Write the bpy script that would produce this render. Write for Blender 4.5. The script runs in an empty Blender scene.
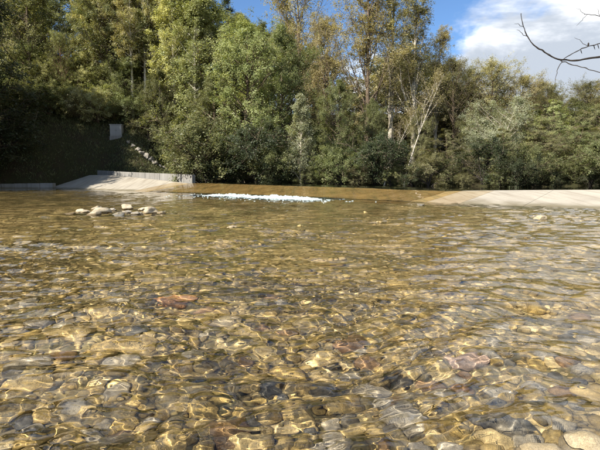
import bpy, math, random
import numpy as np
from mathutils import Vector

# ------------------------------------------------------------------ camera
sc = bpy.context.scene
COL = sc.collection
F, CX, CY, HOR = 471.0, 300.0, 225.0, 178.0      # photograph geometry in its own 600x450 pixels
CAMZ = 1.0
PITCH = math.atan((CY - HOR) / F)
cam = bpy.data.cameras.new('camera')
cam.sensor_fit = 'HORIZONTAL'
cam.angle = 2 * math.atan(CX / F)
cam.clip_start, cam.clip_end = 0.05, 2000
camo = bpy.data.objects.new('camera', cam)
camo.location = (0, 0, CAMZ)
camo.rotation_euler = (math.pi / 2 - PITCH, 0, 0)
COL.objects.link(camo)
sc.camera = camo

# ------------------------------------------------------------------ light and sky
SUN_EL, SUN_AZ = math.radians(41), math.atan2(-0.73, -0.68)    # azimuth from +Y towards +X
world = bpy.data.worlds.new('World')
sc.world = world
world.use_nodes = True
wn, wl = world.node_tree.nodes, world.node_tree.links
wn.clear()
wout = wn.new('ShaderNodeOutputWorld')
bg = wn.new('ShaderNodeBackground'); bg.inputs[1].default_value = 0.075
sky = wn.new('ShaderNodeTexSky'); sky.sky_type = 'NISHITA'; sky.sun_disc = False
sky.sun_elevation, sky.sun_rotation = SUN_EL, SUN_AZ
sky.air_density, sky.dust_density, sky.ozone_density = 1.0, 0.2, 3.5
tc = wn.new('ShaderNodeTexCoord')
sep = wn.new('ShaderNodeSeparateXYZ'); wl.new(tc.outputs['Generated'], sep.inputs[0])
def wmath(op, a, b=None, c=None, clamp=False):
    n = wn.new('ShaderNodeMath'); n.operation = op; n.use_clamp = clamp
    for i, v in enumerate((a, b, c)):
        if v is None: continue
        if isinstance(v, (int, float)): n.inputs[i].default_value = v
        else: wl.new(v, n.inputs[i])
    return n.outputs[0]
# cloud layer: direction projected on a plane high above
zz = wmath('ADD', wmath('MAXIMUM', sep.outputs[2], 0.0), 0.22)
cmb = wn.new('ShaderNodeCombineXYZ')
wl.new(wmath('DIVIDE', sep.outputs[0], zz), cmb.inputs[0])
wl.new(wmath('DIVIDE', sep.outputs[1], zz), cmb.inputs[1])
cmap = wn.new('ShaderNodeMapping'); wl.new(cmb.outputs[0], cmap.inputs[0])
cmap.inputs['Location'].default_value = (7.36, 4.2, 1.0)
def wnoise(scale, detail, rough, dist=0.0):
    n = wn.new('ShaderNodeTexNoise'); n.inputs['Scale'].default_value = scale
    n.inputs['Detail'].default_value = detail; n.inputs['Roughness'].default_value = rough
    n.inputs['Distortion'].default_value = dist
    wl.new(cmap.outputs[0], n.inputs['Vector']); return n.outputs[0]
n1 = wnoise(0.7, 8, 0.55, 0.25)
n2 = wnoise(1.7, 6, 0.6, 0.3)
cover = wn.new('ShaderNodeMapRange'); cover.interpolation_type = 'SMOOTHSTEP'
cover.inputs[1].default_value, cover.inputs[2].default_value = 0.44, 0.505
wl.new(n1, cover.inputs[0])
shade = wn.new('ShaderNodeMapRange'); shade.interpolation_type = 'SMOOTHSTEP'
shade.inputs[1].default_value, shade.inputs[2].default_value = 0.46, 0.60
wl.new(wmath('ADD', wmath('MULTIPLY', n1, 0.55), wmath('MULTIPLY', n2, 0.5)), shade.inputs[0])
cmix = wn.new('ShaderNodeMixRGB')
cmix.inputs[1].default_value = (11.0, 11.0, 11.0, 1); cmix.inputs[2].default_value = (3.6, 4.0, 4.6, 1)
wl.new(shade.outputs[0], cmix.inputs[0])
clear = wn.new('ShaderNodeMixRGB'); clear.blend_type = 'MULTIPLY'; clear.inputs[0].default_value = 1.0
clear.inputs[2].default_value = (0.72, 0.86, 1.0, 1); wl.new(sky.outputs[0], clear.inputs[1])
smix = wn.new('ShaderNodeMixRGB')
wl.new(cover.outputs[0], smix.inputs[0]); wl.new(clear.outputs[0], smix.inputs[1]); wl.new(cmix.outputs[0], smix.inputs[2])
wl.new(smix.outputs[0], bg.inputs[0]); wl.new(bg.outputs[0], wout.inputs[0])

sunl = bpy.data.lights.new('sun', 'SUN')
sunl.energy, sunl.angle, sunl.color = 5.0, math.radians(0.53), (1.0, 0.93, 0.82)
sunl.cycles.is_caustics_light = True
suno = bpy.data.objects.new('sun', sunl)
SD = Vector((math.sin(SUN_AZ) * math.cos(SUN_EL), math.cos(SUN_AZ) * math.cos(SUN_EL), math.sin(SUN_EL)))
suno.rotation_euler = SD.to_track_quat('Z', 'Y').to_euler()
suno.location = SD * 60
COL.objects.link(suno)

sc.view_settings.view_transform = 'Standard'
sc.view_settings.look = 'None'
sc.view_settings.exposure = 1.2
sc.view_settings.gamma = 1.0
sc.cycles.max_bounces = 8
sc.cycles.diffuse_bounces = 3
sc.cycles.glossy_bounces = 3
sc.cycles.transmission_bounces = 6
sc.cycles.sample_clamp_indirect = 6.0
sc.cycles.use_denoising = True

# ------------------------------------------------------------------ pixel helpers
CP, SP = math.cos(PITCH), math.sin(PITCH)
def ray(px, py):
    u, v = (px - CX) / F, (CY - py) / F
    return np.array([u, CP + v * SP, -SP + v * CP])
def at_y(px, py, Y):
    r = ray(px, py); t = Y / r[1]
    return np.array([r[0] * t, Y, CAMZ + r[2] * t])
def at_z(px, py, z=0.0):
    r = ray(px, py); t = (z - CAMZ) / r[2]
    return np.array([r[0] * t, r[1] * t, z])
def at_bed(px, py, zb):                       # through the water surface, refracted, down to depth zb
    p = at_z(px, py, 0.0); r = ray(px, py); r = r / np.linalg.norm(r)
    h = r[:2] / 1.333; dz = -math.sqrt(max(1 - h @ h, 1e-6)); t = zb / dz
    return np.array([p[0] + h[0] * t, p[1] + h[1] * t, zb])

# ------------------------------------------------------------------ numpy noise
def _h(ix, iy, iz, s):
    n = (ix * 374761393 + iy * 668265263 + iz * 2147483647 + s * 974634777) & 0xFFFFFFFF
    n = ((n ^ (n >> 13)) * 1274126177) & 0xFFFFFFFF
    return ((n ^ (n >> 16)) & 0xFFFF) / 65535.0
def vnoise(x, y, z=0.0, s=0):
    x, y, z = np.broadcast_arrays(np.asarray(x, float), np.asarray(y, float), np.asarray(z, float))
    fx, fy, fz = np.floor(x), np.floor(y), np.floor(z)
    ix, iy, iz = fx.astype(np.int64), fy.astype(np.int64), fz.astype(np.int64)
    a, b, c = x - fx, y - fy, z - fz
    a, b, c = a * a * (3 - 2 * a), b * b * (3 - 2 * b), c * c * (3 - 2 * c)
    r = 0
    for dx in (0, 1):
        for dy in (0, 1):
            for dz in (0, 1):
                w = (a if dx else 1 - a) * (b if dy else 1 - b) * (c if dz else 1 - c)
                r = r + w * _h(ix + dx, iy + dy, iz + dz, s)
    return r * 2 - 1
def fbm(x, y, z=0.0, s=0, o=4):
    r, a = 0, 0.5
    for k in range(o):
        r = r + a * vnoise(np.asarray(x) * 2 ** k, np.asarray(y) * 2 ** k, np.asarray(z) * 2 ** k, s + k); a *= 0.5
    return r
def sstep(a, b, x):
    t = np.clip((x - a) / (b - a), 0, 1); return t * t * (3 - 2 * t)

# ------------------------------------------------------------------ mesh helpers
def mesh_np(name, verts, faces, smooth=True, attrs=None):
    """verts (n,3); faces: array (m,k) or list of such arrays"""
    me = bpy.data.meshes.new(name)
    verts = np.asarray(verts, np.float32)
    fl = faces if isinstance(faces, list) else [faces]
    fl = [np.asarray(f, np.int32) for f in fl if len(f)]
    me.vertices.add(len(verts)); me.vertices.foreach_set('co', verts.ravel())
    loops = np.concatenate([f.ravel() for f in fl])
    tot = np.concatenate([np.full(len(f), f.shape[1], np.int32) for f in fl])
    st = np.concatenate([[0], np.cumsum(tot)[:-1]]).astype(np.int32)
    me.loops.add(len(loops)); me.loops.foreach_set('vertex_index', loops)
    me.polygons.add(len(tot)); me.polygons.foreach_set('loop_start', st)
    me.polygons.foreach_set('loop_total', tot)
    me.polygons.foreach_set('use_smooth', np.full(len(tot), smooth))
    me.update(calc_edges=True)
    for k, v in (attrs or {}).items():
        a = me.attributes.new(k, 'FLOAT', 'POINT'); a.data.foreach_set('value', np.asarray(v, np.float32))
    return me
def link(name, data, parent=None, loc=None):
    o = bpy.data.objects.new(name, data); COL.objects.link(o)
    if parent: o.parent = parent
    if loc is not None: o.location = loc
    return o
def obj(name, verts, faces, mat, parent=None, smooth=True, attrs=None, loc=None):
    me = mesh_np(name, verts, faces, smooth, attrs)
    for m in (mat if isinstance(mat, (list, tuple)) else [mat]): me.materials.append(m)
    return link(name, me, parent, loc)
def tag(o, label=None, cat=None, group=None, kind=None):
    if label: o['label'] = label
    if cat: o['category'] = cat
    if group: o['group'] = group
    if kind: o['kind'] = kind
    return o
def recv(o): o.cycles.is_caustics_receiver = True; return o
def grid_faces(nr, nc):
    i = np.arange(nr * nc).reshape(nr, nc)
    return np.stack([i[:-1, :-1], i[:-1, 1:], i[1:, 1:], i[1:, :-1]], -1).reshape(-1, 4)
BOXF = np.array([[0,3,2,1],[4,5,6,7],[0,1,5,4],[1,2,6,5],[2,3,7,6],[3,0,4,7]])
def hexa(p):      # eight corners: bottom ring, top ring
    return np.asarray(p, float), BOXF.copy()
def box(x0, x1, y0, y1, z0, z1):
    return hexa([(x0,y0,z0),(x1,y0,z0),(x1,y1,z0),(x0,y1,z0),(x0,y0,z1),(x1,y0,z1),(x1,y1,z1),(x0,y1,z1)])
def bevel(o, w=0.02, seg=2):
    m = o.modifiers.new('bevel', 'BEVEL'); m.width = w; m.segments = seg; m.limit_method = 'ANGLE'
    return o
def tube(path, radii, sides):
    path = np.asarray(path, float); n = len(path)
    t = np.gradient(path, axis=0); t /= np.linalg.norm(t, axis=1)[:, None] + 1e-9
    ref = np.array([0.31, 0.95, 0.05]) if abs(t[0, 1]) < 0.9 else np.array([1, 0.1, 0.1])
    a = np.cross(t, ref); a /= np.linalg.norm(a, axis=1)[:, None] + 1e-9
    b = np.cross(t, a)
    ang = np.arange(sides) * 2 * math.pi / sides
    v = path[:, None] + (np.cos(ang)[None, :, None] * a[:, None] + np.sin(ang)[None, :, None] * b[:, None]) * np.asarray(radii)[:, None, None]
    i = np.arange(n * sides).reshape(n, sides)
    f = np.stack([i[:-1], np.roll(i[:-1], -1, 1), np.roll(i[1:], -1, 1), i[1:]], -1).reshape(-1, 4)
    return v.reshape(-1, 3), f
class MB:
    def __init__(s): s.v, s.f, s.n = [], [], 0
    def add(s, v, f):
        s.v.append(np.asarray(v, float)); s.f.append(np.asarray(f) + s.n); s.n += len(v)
    def arrays(s): return np.concatenate(s.v), np.concatenate(s.f)

# ------------------------------------------------------------------ materials
class NT:
    def __init__(s, name):
        s.m = bpy.data.materials.new(name); s.m.use_nodes = True
        s.t = s.m.node_tree; s.t.nodes.clear()
        s.out = s.t.nodes.new('ShaderNodeOutputMaterial')
    def n(s, typ, **kw):
        x = s.t.nodes.new('ShaderNode' + typ)
        for k, v in kw.items():
            if k.startswith('_'): setattr(x, k[1:], v)
        return x
    def set(s, sock, v):
        if v is None: return
        if isinstance(v, bpy.types.NodeSocket): s.t.links.new(v, sock)
        elif isinstance(v, tuple) and len(v) == 3 and sock.type == 'RGBA': sock.default_value = (*v, 1)
        else: sock.default_value = v
    def noise(s, vec, scale, detail=4, rough=0.55, dist=0.0, color=False):
        x = s.n('TexNoise'); s.set(x.inputs['Vector'], vec); s.set(x.inputs['Scale'], scale)
        s.set(x.inputs['Detail'], detail); s.set(x.inputs['Roughness'], rough); s.set(x.inputs['Distortion'], dist)
        return x.outputs[1 if color else 0]
    def ramp(s, fac, stops, interp='LINEAR'):
        x = s.n('ValToRGB'); s.set(x.inputs[0], fac); r = x.color_ramp; r.interpolation = interp
        while len(r.elements) < len(stops): r.elements.new(0.5)
        for e, (p, c) in zip(r.elements, stops):
            e.position = p; e.color = (*c, 1) if isinstance(c, tuple) else (c, c, c, 1)
        return x.outputs[0]
    def mix(s, fac, a, b, mode='MIX'):
        x = s.n('MixRGB', _blend_type=mode); s.set(x.inputs[0], fac); s.set(x.inputs[1], a); s.set(x.inputs[2], b)
        return x.outputs[0]
    def math(s, op, a, b=None):
        x = s.n('Math', _operation=op); s.set(x.inputs[0], a); s.set(x.inputs[1], b); return x.outputs[0]
    def bump(s, h, strength, dist):
        x = s.n('Bump'); s.set(x.inputs['Strength'], strength); s.set(x.inputs['Distance'], dist); s.set(x.inputs['Height'], h)
        return x.outputs[0]
    def pbsdf(s, col, rough=0.8, normal=None, spec=0.3, **kw):
        x = s.n('BsdfPrincipled'); s.set(x.inputs['Base Color'], col); s.set(x.inputs['Roughness'], rough)
        s.set(x.inputs['Specular IOR Level'], spec); s.set(x.inputs['Normal'], normal)
        for k, v in kw.items(): s.set(x.inputs[k.replace('_', ' ')], v)
        return x.outputs[0]
    def done(s, sh): s.t.links.new(sh, s.out.inputs[0]); return s.m
    def pos(s): return s.n('NewGeometry').outputs['Position']
    def objc(s): return s.n('TexCoord').outputs['Object']
    def attr(s, name): x = s.n('Attribute'); x.attribute_name = name; return x.outputs['Fac']
    def orand(s): return s.n('ObjectInfo').outputs['Random']

def mat_leaf(name, c1, c2, c3, trans=0.42):
    t = NT(name)
    col = t.ramp(t.attr('tint'), [(0.0, c1), (0.55, c2), (1.0, c3)])
    hs = t.n('HueSaturation'); t.set(hs.inputs['Color'], col)
    r = t.orand()
    t.set(hs.inputs['Hue'], t.math('ADD', t.math('MULTIPLY', r, 0.03), 0.48))
    hs.inputs['Saturation'].default_value = 0.84
    t.set(hs.inputs['Value'], t.math('ADD', t.math('MULTIPLY', r, 0.35), 0.98))
    col = hs.outputs[0]
    p = t.pbsdf(col, 0.5, spec=0.38)
    tr = t.n('BsdfTranslucent'); t.set(tr.inputs[0], t.mix(1.0, col, (1.25, 1.2, 0.6), 'MULTIPLY'))
    mx = t.n('MixShader'); mx.inputs[0].default_value = trans
    t.t.links.new(p, mx.inputs[1]); t.t.links.new(tr.outputs[0], mx.inputs[2])
    return t.done(mx.outputs[0])
def mat_bark(name, c1, c2, scale=6.0):
    t = NT(name); o = t.objc()
    mp = t.n('Mapping'); t.set(mp.inputs[0], o); mp.inputs['Scale'].default_value = (1, 1, 0.25)
    nz = t.noise(mp.outputs[0], scale, 6, 0.65)
    return t.done(t.pbsdf(t.ramp(nz, [(0.35, c1), (0.65, c2)]), 0.85, t.bump(nz, 0.6, 0.03), 0.2))
def mat_concrete(name, c1, c2, stain, wet=0.0, streak=0.5):
    t = NT(name); p = t.pos()
    big = t.noise(p, 0.7, 6, 0.6); fine = t.noise(p, 18, 5, 0.7)
    mp = t.n('Mapping'); t.set(mp.inputs[0], p)
    mp.inputs['Rotation'].default_value = (0, 0, math.radians(-46.6)); mp.inputs['Scale'].default_value = (3.2, 0.25, 0.25)
    st = t.noise(mp.outputs[0], 1.0, 5, 0.65)
    col = t.ramp(big, [(0.3, c1), (0.7, c2)])
    col = t.mix(t.math('MULTIPLY', t.ramp(st, [(0.48, 0.0), (0.7, 1.0)]), streak), col, stain)
    col = t.mix(t.ramp(fine, [(0.3, 0.25), (0.6, 0.0)]), col, stain)
    z = t.n('SeparateXYZ'); t.set(z.inputs[0], p)      # algae along the water line
    f = t.ramp(t.math('ADD', z.outputs[2], t.math('MULTIPLY', big, 0.22)), [(0.13, 0.8), (0.24, 0.0)])
    if not wet: col = t.mix(f, col, (0.115, 0.095, 0.05))
    sh = t.pbsdf(col, 0.25 if wet else 0.85, t.bump(fine, 0.35, 0.01), 0.5 if wet else 0.25)
    return t.done(sh)
def mat_stone(name, c1, c2, c3, rough=0.75, attr=False, algae=0.35, wet=False):
    t = NT(name); p = t.pos()
    r = t.attr('tint') if attr else t.orand()
    big = t.noise(p, 11, 6, 0.68, 0.5); fine = t.noise(p, 85, 5, 0.75); grit = t.noise(p, 260, 2, 0.6)
    base = t.ramp(r, [(0.0, c1), (0.5, c2), (1.0, c3)])
    col = t.mix(t.ramp(big, [(0.38, 0.0), (0.66, 0.75)]), base, t.mix(1.0, base, (0.38, 0.35, 0.28), 'MULTIPLY'))
    col = t.mix(t.ramp(fine, [(0.46, 0.0), (0.64, 0.6)]), col, t.mix(1.0, base, (1.6, 1.5, 1.3), 'MULTIPLY'))
    col = t.mix(t.ramp(grit, [(0.36, 0.55), (0.5, 0.0)]), col, t.mix(1.0, base, (0.4, 0.36, 0.3), 'MULTIPLY'))
    al = t.noise(p, 4.5, 5, 0.65)
    col = t.mix(t.math('MULTIPLY', t.ramp(al, [(0.4, 0.0), (0.62, 1.0)]), algae), col, (0.27, 0.19, 0.06))
    if wet:      # soaked stone just above the water line
        z = t.n('SeparateXYZ'); t.set(z.inputs[0], p)
        f = t.ramp(t.math('ADD', t.math('MULTIPLY', z.outputs[2], 6.0), t.math('MULTIPLY', big, 0.35)), [(0.36, 1.0), (0.52, 0.0)])
        col = t.mix(f, col, t.mix(1.0, col, (0.36, 0.31, 0.22), 'MULTIPLY'))
    return t.done(t.pbsdf(col, rough, t.bump(t.math('ADD', big, t.math('MULTIPLY', fine, 0.5)), 0.8, 0.014), 0.35))

M = {}
M['bark_pale'] = mat_bark('pale bark', (0.22, 0.19, 0.15), (0.50, 0.46, 0.38))
M['bark_white'] = mat_bark('white bark', (0.40, 0.36, 0.30), (0.68, 0.64, 0.56))
M['bark_brown'] = mat_bark('brown bark', (0.06, 0.045, 0.03), (0.16, 0.12, 0.085))
M['bark_red'] = mat_bark('reddish bark', (0.12, 0.06, 0.04), (0.26, 0.15, 0.11))
M['bark_dark'] = mat_bark('dark bark', (0.016, 0.013, 0.011), (0.05, 0.042, 0.036))
M['twig'] = mat_bark('twig bark', (0.10, 0.08, 0.055), (0.24, 0.19, 0.13))
M['lf_yellow'] = mat_leaf('yellow green leaves', (0.24, 0.25, 0.075), (0.39, 0.38, 0.135), (0.52, 0.48, 0.22))
M['lf_lime'] = mat_leaf('light green leaves', (0.125, 0.155, 0.041), (0.22, 0.245, 0.072), (0.35, 0.345, 0.125))
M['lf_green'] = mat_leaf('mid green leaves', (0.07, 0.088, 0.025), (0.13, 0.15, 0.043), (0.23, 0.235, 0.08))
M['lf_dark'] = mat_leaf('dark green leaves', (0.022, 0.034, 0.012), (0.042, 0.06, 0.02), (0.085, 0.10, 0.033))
M['lf_tan'] = mat_leaf('autumn tan leaves', (0.19, 0.17, 0.06), (0.31, 0.275, 0.11), (0.43, 0.385, 0.18))
M['lf_silver'] = mat_leaf('silvery leaves', (0.15, 0.175, 0.09), (0.26, 0.28, 0.165), (0.40, 0.40, 0.28))
M['lf_olive'] = mat_leaf('olive leaves', (0.09, 0.098, 0.03), (0.16, 0.16, 0.055), (0.26, 0.24, 0.09))
M['conc_dry'] = mat_concrete('dry pale concrete', (0.27, 0.245, 0.20), (0.36, 0.33, 0.27), (0.19, 0.16, 0.12), 0, 0.8)
M['conc_wet'] = mat_concrete('wet algae concrete', (0.23, 0.155, 0.056), (0.39, 0.265, 0.105), (0.14, 0.11, 0.045), 1, 0.85)
M['conc_damp'] = mat_concrete('damp stained concrete', (0.30, 0.23, 0.14), (0.40, 0.33, 0.22), (0.22, 0.15, 0.075), 1, 0.7)
M['conc_grey'] = mat_concrete('grey board marked concrete', (0.17, 0.165, 0.15), (0.26, 0.25, 0.23), (0.10, 0.095, 0.08), 0, 0.5)
M['paint'] = mat_concrete('weathered pale grey paint', (0.24, 0.24, 0.225), (0.30, 0.30, 0.28), (0.18, 0.175, 0.16), 0, 0.25)
STONE = {
 'tan': mat_stone('tan stone', (0.45, 0.33, 0.14), (0.56, 0.425, 0.19), (0.64, 0.51, 0.275)),
 'olive brown': mat_stone('olive stone', (0.30, 0.22, 0.075), (0.40, 0.295, 0.11), (0.49, 0.37, 0.155)),
 'grey': mat_stone('grey stone', (0.30, 0.275, 0.23), (0.39, 0.36, 0.30), (0.50, 0.46, 0.39), algae=0.25),
 'dark slate': mat_stone('slate stone', (0.085, 0.085, 0.08), (0.12, 0.118, 0.108), (0.16, 0.15, 0.135), algae=0.25),
 'rust brown': mat_stone('rust stone', (0.20, 0.12, 0.06), (0.26, 0.16, 0.085), (0.32, 0.21, 0.12)),
 'orange': mat_stone('orange stone', (0.62, 0.34, 0.17), (0.64, 0.35, 0.18), (0.64, 0.35, 0.18), algae=0.12),
 'pink': mat_stone('pink stone', (0.42, 0.31, 0.26), (0.44, 0.33, 0.28), (0.46, 0.34, 0.29), algae=0.08),
 'rock pale': mat_stone('pale rock', (0.36, 0.31, 0.23), (0.43, 0.38, 0.29), (0.50, 0.44, 0.34), 0.8, algae=0.15, wet=True),
 'rock grey': mat_stone('grey rock', (0.20, 0.19, 0.17), (0.27, 0.255, 0.23), (0.33, 0.31, 0.28), 0.8, algae=0.15, wet=True),
 'beige': mat_stone('beige stone', (0.27, 0.225, 0.15), (0.31, 0.26, 0.18), (0.35, 0.30, 0.21), 0.8, algae=0.3),
 'cream': mat_stone('cream stone', (0.33, 0.27, 0.18), (0.40, 0.34, 0.235), (0.47, 0.40, 0.29), 0.8, algae=0.12),
}
M['pebble'] = mat_stone('pebbles', (0.19, 0.145, 0.065), (0.44, 0.33, 0.14), (0.64, 0.52, 0.30), attr=True)

def mat_bed():
    t = NT('gravel bed'); p = t.pos()
    vo = t.n('TexVoronoi'); t.set(vo.inputs['Vector'], p); vo.inputs['Scale'].default_value = 22
    vo2 = t.n('TexVoronoi'); t.set(vo2.inputs['Vector'], p); vo2.inputs['Scale'].default_value = 6
    c = t.ramp(vo.outputs['Color'], [(0.1, (0.11, 0.085, 0.035)), (0.5, (0.27, 0.20, 0.08)), (0.9, (0.46, 0.36, 0.18))])
    c2 = t.ramp(vo2.outputs['Color'], [(0.1, (0.10, 0.08, 0.032)), (0.5, (0.28, 0.205, 0.08)), (0.9, (0.48, 0.37, 0.18))])
    c = t.mix(0.55, c, c2)
    c = t.mix(t.ramp(t.noise(p, 0.9, 5, 0.6), [(0.42, 0.0), (0.6, 0.75)]), c, (0.10, 0.085, 0.03))
    h = t.math('ADD', vo.outputs['Distance'], t.math('MULTIPLY', vo2.outputs['Distance'], 2.0))
    return t.done(t.pbsdf(c, 0.85, t.bump(h, -0.8, 0.04), 0.3))
M['bed'] = mat_bed()
def mat_ground():
    t = NT('forest floor'); p = t.pos()
    a = t.noise(p, 0.8, 6, 0.6); b = t.noise(p, 9, 5, 0.7)
    c = t.ramp(a, [(0.35, (0.045, 0.034, 0.02)), (0.55, (0.04, 0.042, 0.016)), (0.75, (0.065, 0.058, 0.028))])
    c = t.mix(t.ramp(b, [(0.35, 0.6), (0.65, 0.0)]), c, (0.03, 0.025, 0.014))
    return t.done(t.pbsdf(c, 0.95, t.bump(b, 0.9, 0.12), 0.1))
M['ground'] = mat_ground()
def mat_water(name, tint, rough=0.0):
    t = NT(name)
    x = t.n('BsdfPrincipled'); t.set(x.inputs['Base Color'], tint); t.set(x.inputs['Roughness'], rough)
    t.set(x.inputs['IOR'], 1.333); t.set(x.inputs['Transmission Weight'], 1.0)
    return t.done(x.outputs[0])
M['water'] = mat_water('clear river water', (0.98, 0.955, 0.87))
M['pool'] = mat_water('upstream water', (0.7, 0.75, 0.55), 0.03)
def mat_foam():
    t = NT('foam'); p = t.pos(); nz = t.noise(p, 14, 5, 0.7)
    return t.done(t.pbsdf(t.ramp(nz, [(0.3, (0.29, 0.37, 0.36)), (0.6, (0.45, 0.51, 0.50))]), 0.6, t.bump(nz, 0.8, 0.05), 0.4))
M['foam'] = mat_foam()
M['grass'] = mat_leaf('bank grass', (0.05, 0.07, 0.02), (0.09, 0.11, 0.03), (0.17, 0.16, 0.06), 0.3)

# ------------------------------------------------------------------ terrain
WATER = np.array([(-60,-30),(-34,-12),(-14,-1.5),(-6,0.35),(-1,0.95),(0.7,1.12),(1.35,1.62),(3.2,3.4),(6.6,7.4),(12.2,13.2),(17,17.5),(30,22),(60,26),
                  (60,33),(30,34),(14,35),(4,37),(-8,42),(-17,47.5),(-21.5,50.6),(-24.8,49.5),(-25.5,47.2),(-31.5,46.6),(-32.6,42),(-32.2,34),(-35,25),(-44,8),(-75,-20)], float)
def poly_sd(x, y):      # >0 on land
    d = np.full(x.shape, 1e9); ins = np.zeros(x.shape, bool)
    n = len(WATER)
    for i in range(n):
        a, b = WATER[i], WATER[(i + 1) % n]; e = b - a
        t = np.clip(((x - a[0]) * e[0] + (y - a[1]) * e[1]) / (e @ e), 0, 1)
        d = np.minimum(d, np.hypot(x - a[0] - t * e[0], y - a[1] - t * e[1]))
        c = ((a[1] > y) != (b[1] > y)) & (x < (b[0] - a[0]) * (y - a[1]) / (b[1] - a[1] + 1e-12) + a[0])
        ins ^= c
    return np.where(ins, -d, d)
def H(x, y):
    x, y = np.asarray(x, float), np.asarray(y, float)
    d = poly_sd(x, y)
    far = sstep(14, 26, y + np.maximum(-x - 20, 0) * 0.5)
    steep = sstep(0, -16, x) * far
    bank = far * (0.75 * np.minimum(np.maximum(d, 0), 0.8)) * (0.55 + 0.45 * steep)
    land = bank + (1 - far) * 0.3 * (1 - np.exp(-np.maximum(d, 0) * 0.7))
    dd = np.maximum(d - 0.5, 0)
    left = sstep(-14, -20, x)
    land = land + far * ((0.10 + 0.10 * steep) * 32 * (1 - np.exp(-dd / 32)) + left * 7.3 * (1 - np.exp(-dd / 3.0)))
    land = land + far * 11 * sstep(60, 100, y) * sstep(2, 14, d)
    land = land + np.where(d > 0, far * 0.35 * fbm(x * 0.35, y * 0.35, 0, 5) * np.minimum(np.maximum(d, 0), 1), 0)
    dep = -np.minimum(-d * 0.22, 0.17 + 0.10 * sstep(2, 9, y) + 0.15 * sstep(-1, -6, x))
    dep = dep + np.where(d < -0.3, 0.05 * fbm(x * 0.9, y * 0.9, 0, 9), 0)
    return np.where(d > 0, land, dep)
# wide ground sheet
def spaced(*segs):
    return np.unique(np.concatenate([np.arange(a, b, s) for a, b, s in segs]))
gx = spaced((-700, -90, 40), (-90, -50, 3), (-50, 40, 0.7), (40, 100, 4), (100, 741, 40))
gy = spaced((-300, -20, 20), (-20, 12, 1.5), (12, 75, 0.7), (75, 130, 4), (130, 901, 40))
GX, GY = np.meshgrid(gx, gy)
GZ = H(GX, GY)
sd = poly_sd(GX, GY)
GZ = np.where(sd < 0.2, GZ - 0.45, GZ)
obj('ground', np.stack([GX, GY, GZ], -1).reshape(-1, 3), grid_faces(*GX.shape), M['ground'])['kind'] = 'structure'

# river bed: fan of quads, finer close to the photographer
def fan(rows, cols):
    Y, U = np.meshgrid(rows, cols, indexing='ij')
    return U * (Y + 0.35), Y
br = np.concatenate([np.geomspace(0.35, 20, 360), np.linspace(20.3, 52, 40)])
bc = np.concatenate([np.linspace(-3.2, -0.86, 40), np.linspace(-0.85, 0.85, 260), np.linspace(0.86, 1.5, 20)])
BX, BY = fan(br, bc)
BZ = H(BX, BY)
BZ = BZ + 0.03 * fbm(BX * 6, BY * 6, 0, 21) + 0.01 * vnoise(BX * 31, BY * 31, 0, 33)
BZ = BZ - 0.9 * sstep(0.05, 0.5, poly_sd(BX, BY)) * sstep(14, 17, BY - 0.4 * np.minimum(BX, 0))
bed = recv(obj('river_bed', np.stack([BX, BY, BZ], -1).reshape(-1, 3), grid_faces(*BX.shape), M['bed']))
bed['kind'] = 'structure'

# ------------------------------------------------------------------ water surface
rng = np.random.default_rng(7)
def waves(x, y, cell):
    """sum of small wave trains drifting down the river; trains finer than the mesh are left out"""
    z = np.zeros_like(x)
    wx = x + 0.25 * vnoise(x * 0.8, y * 0.8, 0, 61); wy = y + 0.25 * vnoise(x * 0.8, y * 0.8, 0, 62)
    right = sstep(0.3, 1.6, x - 0.12 * y)
    lam = np.geomspace(0.036, 0.75, 60)
    gain_r = 1.0 - 0.34 * sstep(0.0, 1.4, x + 0.05 * y)
    for i, L in enumerate(lam):
        th = rng.normal(-1.4, 0.95 if L < 0.18 else 0.6)
        k = 2 * math.pi / L
        amp = 0.00118 * (L / 0.2) ** 1.0 * (0.75 + 0.25 * float(sstep(0.04, 0.1, L)))
        mod = 0.35 + 1.1 * (0.5 + 0.5 * vnoise(x * 0.55 / L ** 0.5, y * 0.55 / L ** 0.5, 0, 100 + i))
        vis = sstep(0.5, 0.22, cell / L)
        z += amp * mod * vis * (1 + right * (0.9 if L > 0.25 else -0.3 * sstep(0.2, 0.08, L))) * np.sin(k * (math.cos(th) * wx + math.sin(th) * wy) + rng.uniform(0, 6.28))
    return z * gain_r * (0.55 + 0.85 * sstep(-0.5, 0.5, fbm(x * 0.9, y * 0.6, 0, 90, 3)))
# row spacing follows what a low viewpoint resolves
rows = [0.45]
while rows[-1] < 49: rows.append(rows[-1] + max(0.008, min(0.001 * rows[-1] ** 1.75, 0.2)))
rows = np.array(rows)
wc = np.concatenate([np.linspace(-3.0, -0.80, 44), np.linspace(-0.795, 0.795, 440), np.linspace(0.80, 1.4, 26)])
WX, WY = fan(rows, wc)
dY = np.gradient(rows)[:, None]; dX = np.gradient(wc)[None, :] * (WY + 0.35)
WZ = waves(WX, WY, np.maximum(dY * 1.0, dX))
print('water grid', WX.shape)
water = obj('water', np.stack([WX, WY, WZ], -1).reshape(-1, 3), grid_faces(*WX.shape), M['water'])
water['kind'] = 'structure'
water.cycles.is_caustics_caster = True

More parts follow.
